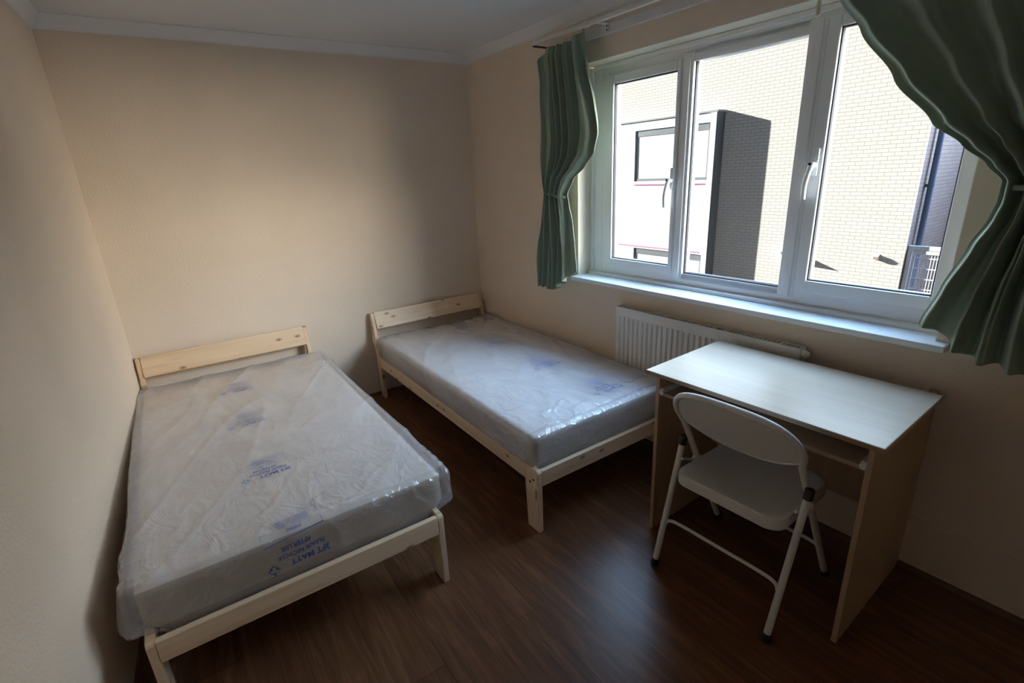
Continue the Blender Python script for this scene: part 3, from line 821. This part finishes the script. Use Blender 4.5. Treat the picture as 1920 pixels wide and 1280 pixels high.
# seat pan: rounded plan, dished, with a skirt
def plan(n=14, hx=.214, hy=.210, r=.060):
    pts = []
    for qx, qy, a0 in ((1, 1, 0), (-1, 1, 90), (-1, -1, 180), (1, -1, 270)):
        rr = r if qx < 0 else .085
        for k in range(n + 1):
            a = R(a0 + 90 * k / n); pts.append((qx * (hx - rr) + rr * math.cos(a), qy * (hy - rr) + rr * math.sin(a)))
    return pts
PL = plan(); SCX, SZ = .262, .450
b = MB(); rings = []
for (k, dz) in ((.96, -.046), (1.0, -.044), (1.0, -.012), (.992, -.004), (.965, .0), (.90, -.001), (.80, -.005), (.6, -.009), (.3, -.011), (.02, -.012)):
    rings.append([b.bm.verts.new((SCX + x * k, y * k, SZ + dz - .010 * (x * k + .2) / .4)) for x, y in PL])
for a_, c_ in zip(rings, rings[1:]):
    n_ = len(a_)
    for i in range(n_): b.bm.faces.new((a_[i], a_[(i + 1) % n_], c_[(i + 1) % n_], c_[i]))
b.bm.faces.new(rings[-1])
bmesh.ops.remove_doubles(b.bm, verts=b.bm.verts, dist=.0002)
s_ = b.build('seat', M_whitemetal, chair, smooth=True)
md = s_.modifiers.new('sheet', 'SOLIDIFY'); md.thickness = .002; md.offset = -1
# back legs with black caps where they meet the main tubes
TOPX, TOPZ = fx(.545) - .020, .545
for s in (1, -1):
    b = MB(); b.tube([(0, s * .237, .012), (TOPX * .5, s * .240, TOPZ * .5), (TOPX - .006, s * .243, TOPZ - .022)], TR, 14)
    lg = b.build('leg', M_whitemetal, chair, smooth=True)
    b = MB(); d = Vector((TOPX, 0, TOPZ)).normalized(); p = Vector((TOPX, s * .243, TOPZ))
    b.tube([p - d * .030, p - d * .0285, p + d * .008, p + d * .012], [.0125, .0158, .0158, .012], 16); b.build('cap', M_black, lg, smooth=True)
    b = MB(); q = Vector((0, s * .237, 0)); b.tube([q + Vector((0, 0, .0)), q + Vector((.003, 0, .012)), q + Vector((.008, 0, .030))], [.015, .0165, .0150], 14); b.build('foot_cap', M_black, lg, smooth=True)
    # folding link between leg and seat
    b = MB(); b.tube([(.125, s * .222, .470), (.195, s * .222, .440), (.255, s * .214, .432)], .006, 8); b.build('link', M_whitemetal, chair, smooth=True)
    b = MB(); q = Vector((fx(0), s * .235, 0)); b.tube([q, q + Vector((-.005, 0, .012)), q + Vector((-.015, 0, .028))], [.015, .0165, .0150], 14); b.build('foot_cap', M_black, chair, smooth=True)
    b = MB(); b.cyl((fx(.455), s * .196, .434), (fx(.455), s * .236, .434), .006, 10); b.build('pivot', M_whitemetal, chair, smooth=True)
lx_ = lambda z: TOPX / TOPZ * z
b = MB()
b.tube(spline([(lx_(.150), .237, .150), (lx_(.186), .231, .186), (lx_(.206), .212, .206), (lx_(.212), .15, .212), (lx_(.212), 0, .212), (lx_(.212), -.15, .212), (lx_(.206), -.212, .206), (lx_(.186), -.231, .186), (lx_(.150), -.237, .150)], 6), .0072, 10)
b.build('stretcher', M_whitemetal, chair, smooth=True)
b = MB()
b.tube(spline([(fx(.150), .233, .150), (fx(.186), .228, .186), (fx(.206), .210, .206), (fx(.212), .15, .212), (fx(.212), 0, .212), (fx(.212), -.15, .212), (fx(.206), -.210, .206), (fx(.186), -.228, .186), (fx(.150), -.233, .150)], 6), .0072, 10)
b.build('stretcher', M_whitemetal, chair, smooth=True)

# ------------------------------------------------------------------ across the street
GZ = -3.4
b = MB(); b.prism([(-40, .32), (45, .32), (45, 40), (-40, 40)], 2, GZ - .1, GZ); struct(b.build('ground', M_paving, mw=WMAT))
BD = 10.0
bb = wroot('brick_building', label='tall buff brick building across the street', cat='building')
b = MB(); b.box(-16, .045, BD, BD + .03, GZ, 5.0); b.build('brick_wall', M_brick, bb)
b = MB(); b.box(-.205, .045, BD + .03, BD + 4.2, GZ, 5.0); b.build('side_wall', M_brick_shaded, bb)
b = MB(); b.box(.045, 5.2, BD + 4.2, BD + 4.4, GZ, 3.6); b.box(5.2, 9, BD + .2, BD + 4.4, GZ, 3.6); b.build('added_shade_wing', M_brick, bb)  # unseen wing, added to keep the low sky glare off the return wall
b = MB(); b.box(-16.05, .10, BD - .05, BD + .33, 5.0, 5.08, .01); b.build('coping', M_slate, bb)
# the mark of a triangular bracket seen by its shadow, and a wall lamp
b = MB(); b.prism([(BD, -.36), (BD, -.70), (BD - .33, -.42)], 0, -2.262, -2.238); tag(b.build('bracket_fin', M_gate, mw=WMAT), 'thin triangular bracket projecting from the brick wall, mostly behind the window mullion', 'bracket')
wlamp = wroot('wall_light', label='small square lamp fixed to the sunlit brick wall', cat='lamp')
b = MB(); b.box(-.45, -.375, BD - .012, BD, -.46, -.34, .004); b.build('back_plate', M_gate, wlamp)
b = MB(); b.prism([(BD - .012, -.36), (BD - .012, -.45), (BD - .085, -.44), (BD - .10, -.385), (BD - .06, -.35)], 0, -.46, -.365); b.build('housing', M_lampbody, wlamp)
pp = wroot('drainpipe', label='dark blue drainpipe at the shaded brick corner', cat='pipe')
b = MB(); b.cyl((.135, BD + .36, GZ), (.135, BD + .36, 4.95), .052, 18); b.build('pipe', M_pipe, pp, smooth=True)
for z in (-1.4, 1.0, 3.4):
    b = MB(); b.box(.045, .13, BD + .34, BD + .38, z - .03, z + .03); b.cyl((.135, BD + .36, z - .03), (.135, BD + .36, z + .03), .060, 18); b.build('clip', M_pipe, pp, smooth=True)

gt = wroot('metal_gate', label='pale metal gate with grille beside the brick corner', cat='gate')
GD = BD + .12
b = MB(); b.box(.056, .128, GD - .02, GD + .05, GZ, -.135, .006); b.box(1.60, 1.68, GD - .02, GD + .05, GZ, -.135, .006); b.box(.128, 1.6, GD - .02, GD + .05, -.215, -.135, .006); b.build('gate_post', M_gate, gt)
b = MB()
b.box(.142, .190, GD - .03, GD + .02, GZ + .05, -.225, .004); b.box(1.54, 1.59, GD - .03, GD + .02, GZ + .05, -.225, .004)
for z in (-.290, -1.5, -3.2): b.box(.190, 1.54, GD - .03, GD + .02, z, z + .065, .004)
b.build('door_frame', M_gate, gt)
b = MB(); x = .215
while x < 1.53: b.cyl((x, GD, GZ + .1), (x, GD, -.28), .008, 6); x += .048
z = -.37
while z > -3.2: b.box(.190, 1.54, GD - .012, GD + .006, z - .009, z + .009); z -= .205
b.build('grille', M_gate, gt)

# lower white building in front of the brick wall
PD = BD - .30
wb = wroot('white_building', label='lower white rendered building with grey-framed windows across the street', cat='building')
X1 = -4.16; ZT = 2.80; X0 = -15.0
b = MB()
wins = [(-6.72, -4.33, 1.21, 2.57), (-10.2, -7.7, 1.21, 2.57), (-6.66, -4.33, -2.2, -.70), (-10.2, -7.7, -2.2, -.70)]
xs = sorted({X0, X1} | {w for q in wins for w in q[:2]}); zs_ = sorted({GZ, ZT} | {w for q in wins for w in q[2:]})
for xa, xb in zip(xs, xs[1:]):
    for za, zb in zip(zs_, zs_[1:]):
        if not any(q[0] <= xa + 1e-4 and xb <= q[1] + 1e-4 and q[2] <= za + 1e-4 and zb <= q[3] + 1e-4 for q in wins):
            b.box(xa, xb, PD, BD - .002, za, zb)
b.build('rendered_wall', M_render, wb)
b = MB(); b.box(X0, X1 + .02, PD - .03, BD - .002, ZT, ZT + .035); b.build('flashing', M_slate, wb)
for (xa, xb, za, zb) in wins:
    b = MB(); y0 = PD + .025
    b.box(xa, xa + .07, y0, y0 + .06, za, zb); b.box(xb - .07, xb, y0, y0 + .06, za, zb); b.box(xa, xb, y0, y0 + .06, zb - .16, zb); b.box(xa, xb, y0, y0 + .06, za, za + .07)
    wf = b.build('window', M_fgrey, wb)
    b = MB(); b.box(xa, xb, y0 + .012, y0 + .02, za, zb); b.build('pane', M_blind, wf)
    b = MB(); b.box(xa, xb, PD - .02, PD, za - .10, za - .075); b.build('sill_band', M_magenta if za > 0 else M_render, wb)
b = MB(); b.box(X0, X1 - .25, PD - .006, PD, -.655, -.625); b.build('string_band', M_magenta, wb)
b = MB(); b.box(X1, X1 + .012, PD - .035, BD - .002, GZ, ZT - .001); b.build('side_shade_panel', mat('blue_grey_side_shade', (.10, .135, .165), .6), wb)  # thin dark panel, painted as the shade on the block's side face
b = MB(); b.box(-4.32, X1, PD - .04, PD, GZ, 2.78, .004); b.build('pilaster', M_render, wb)
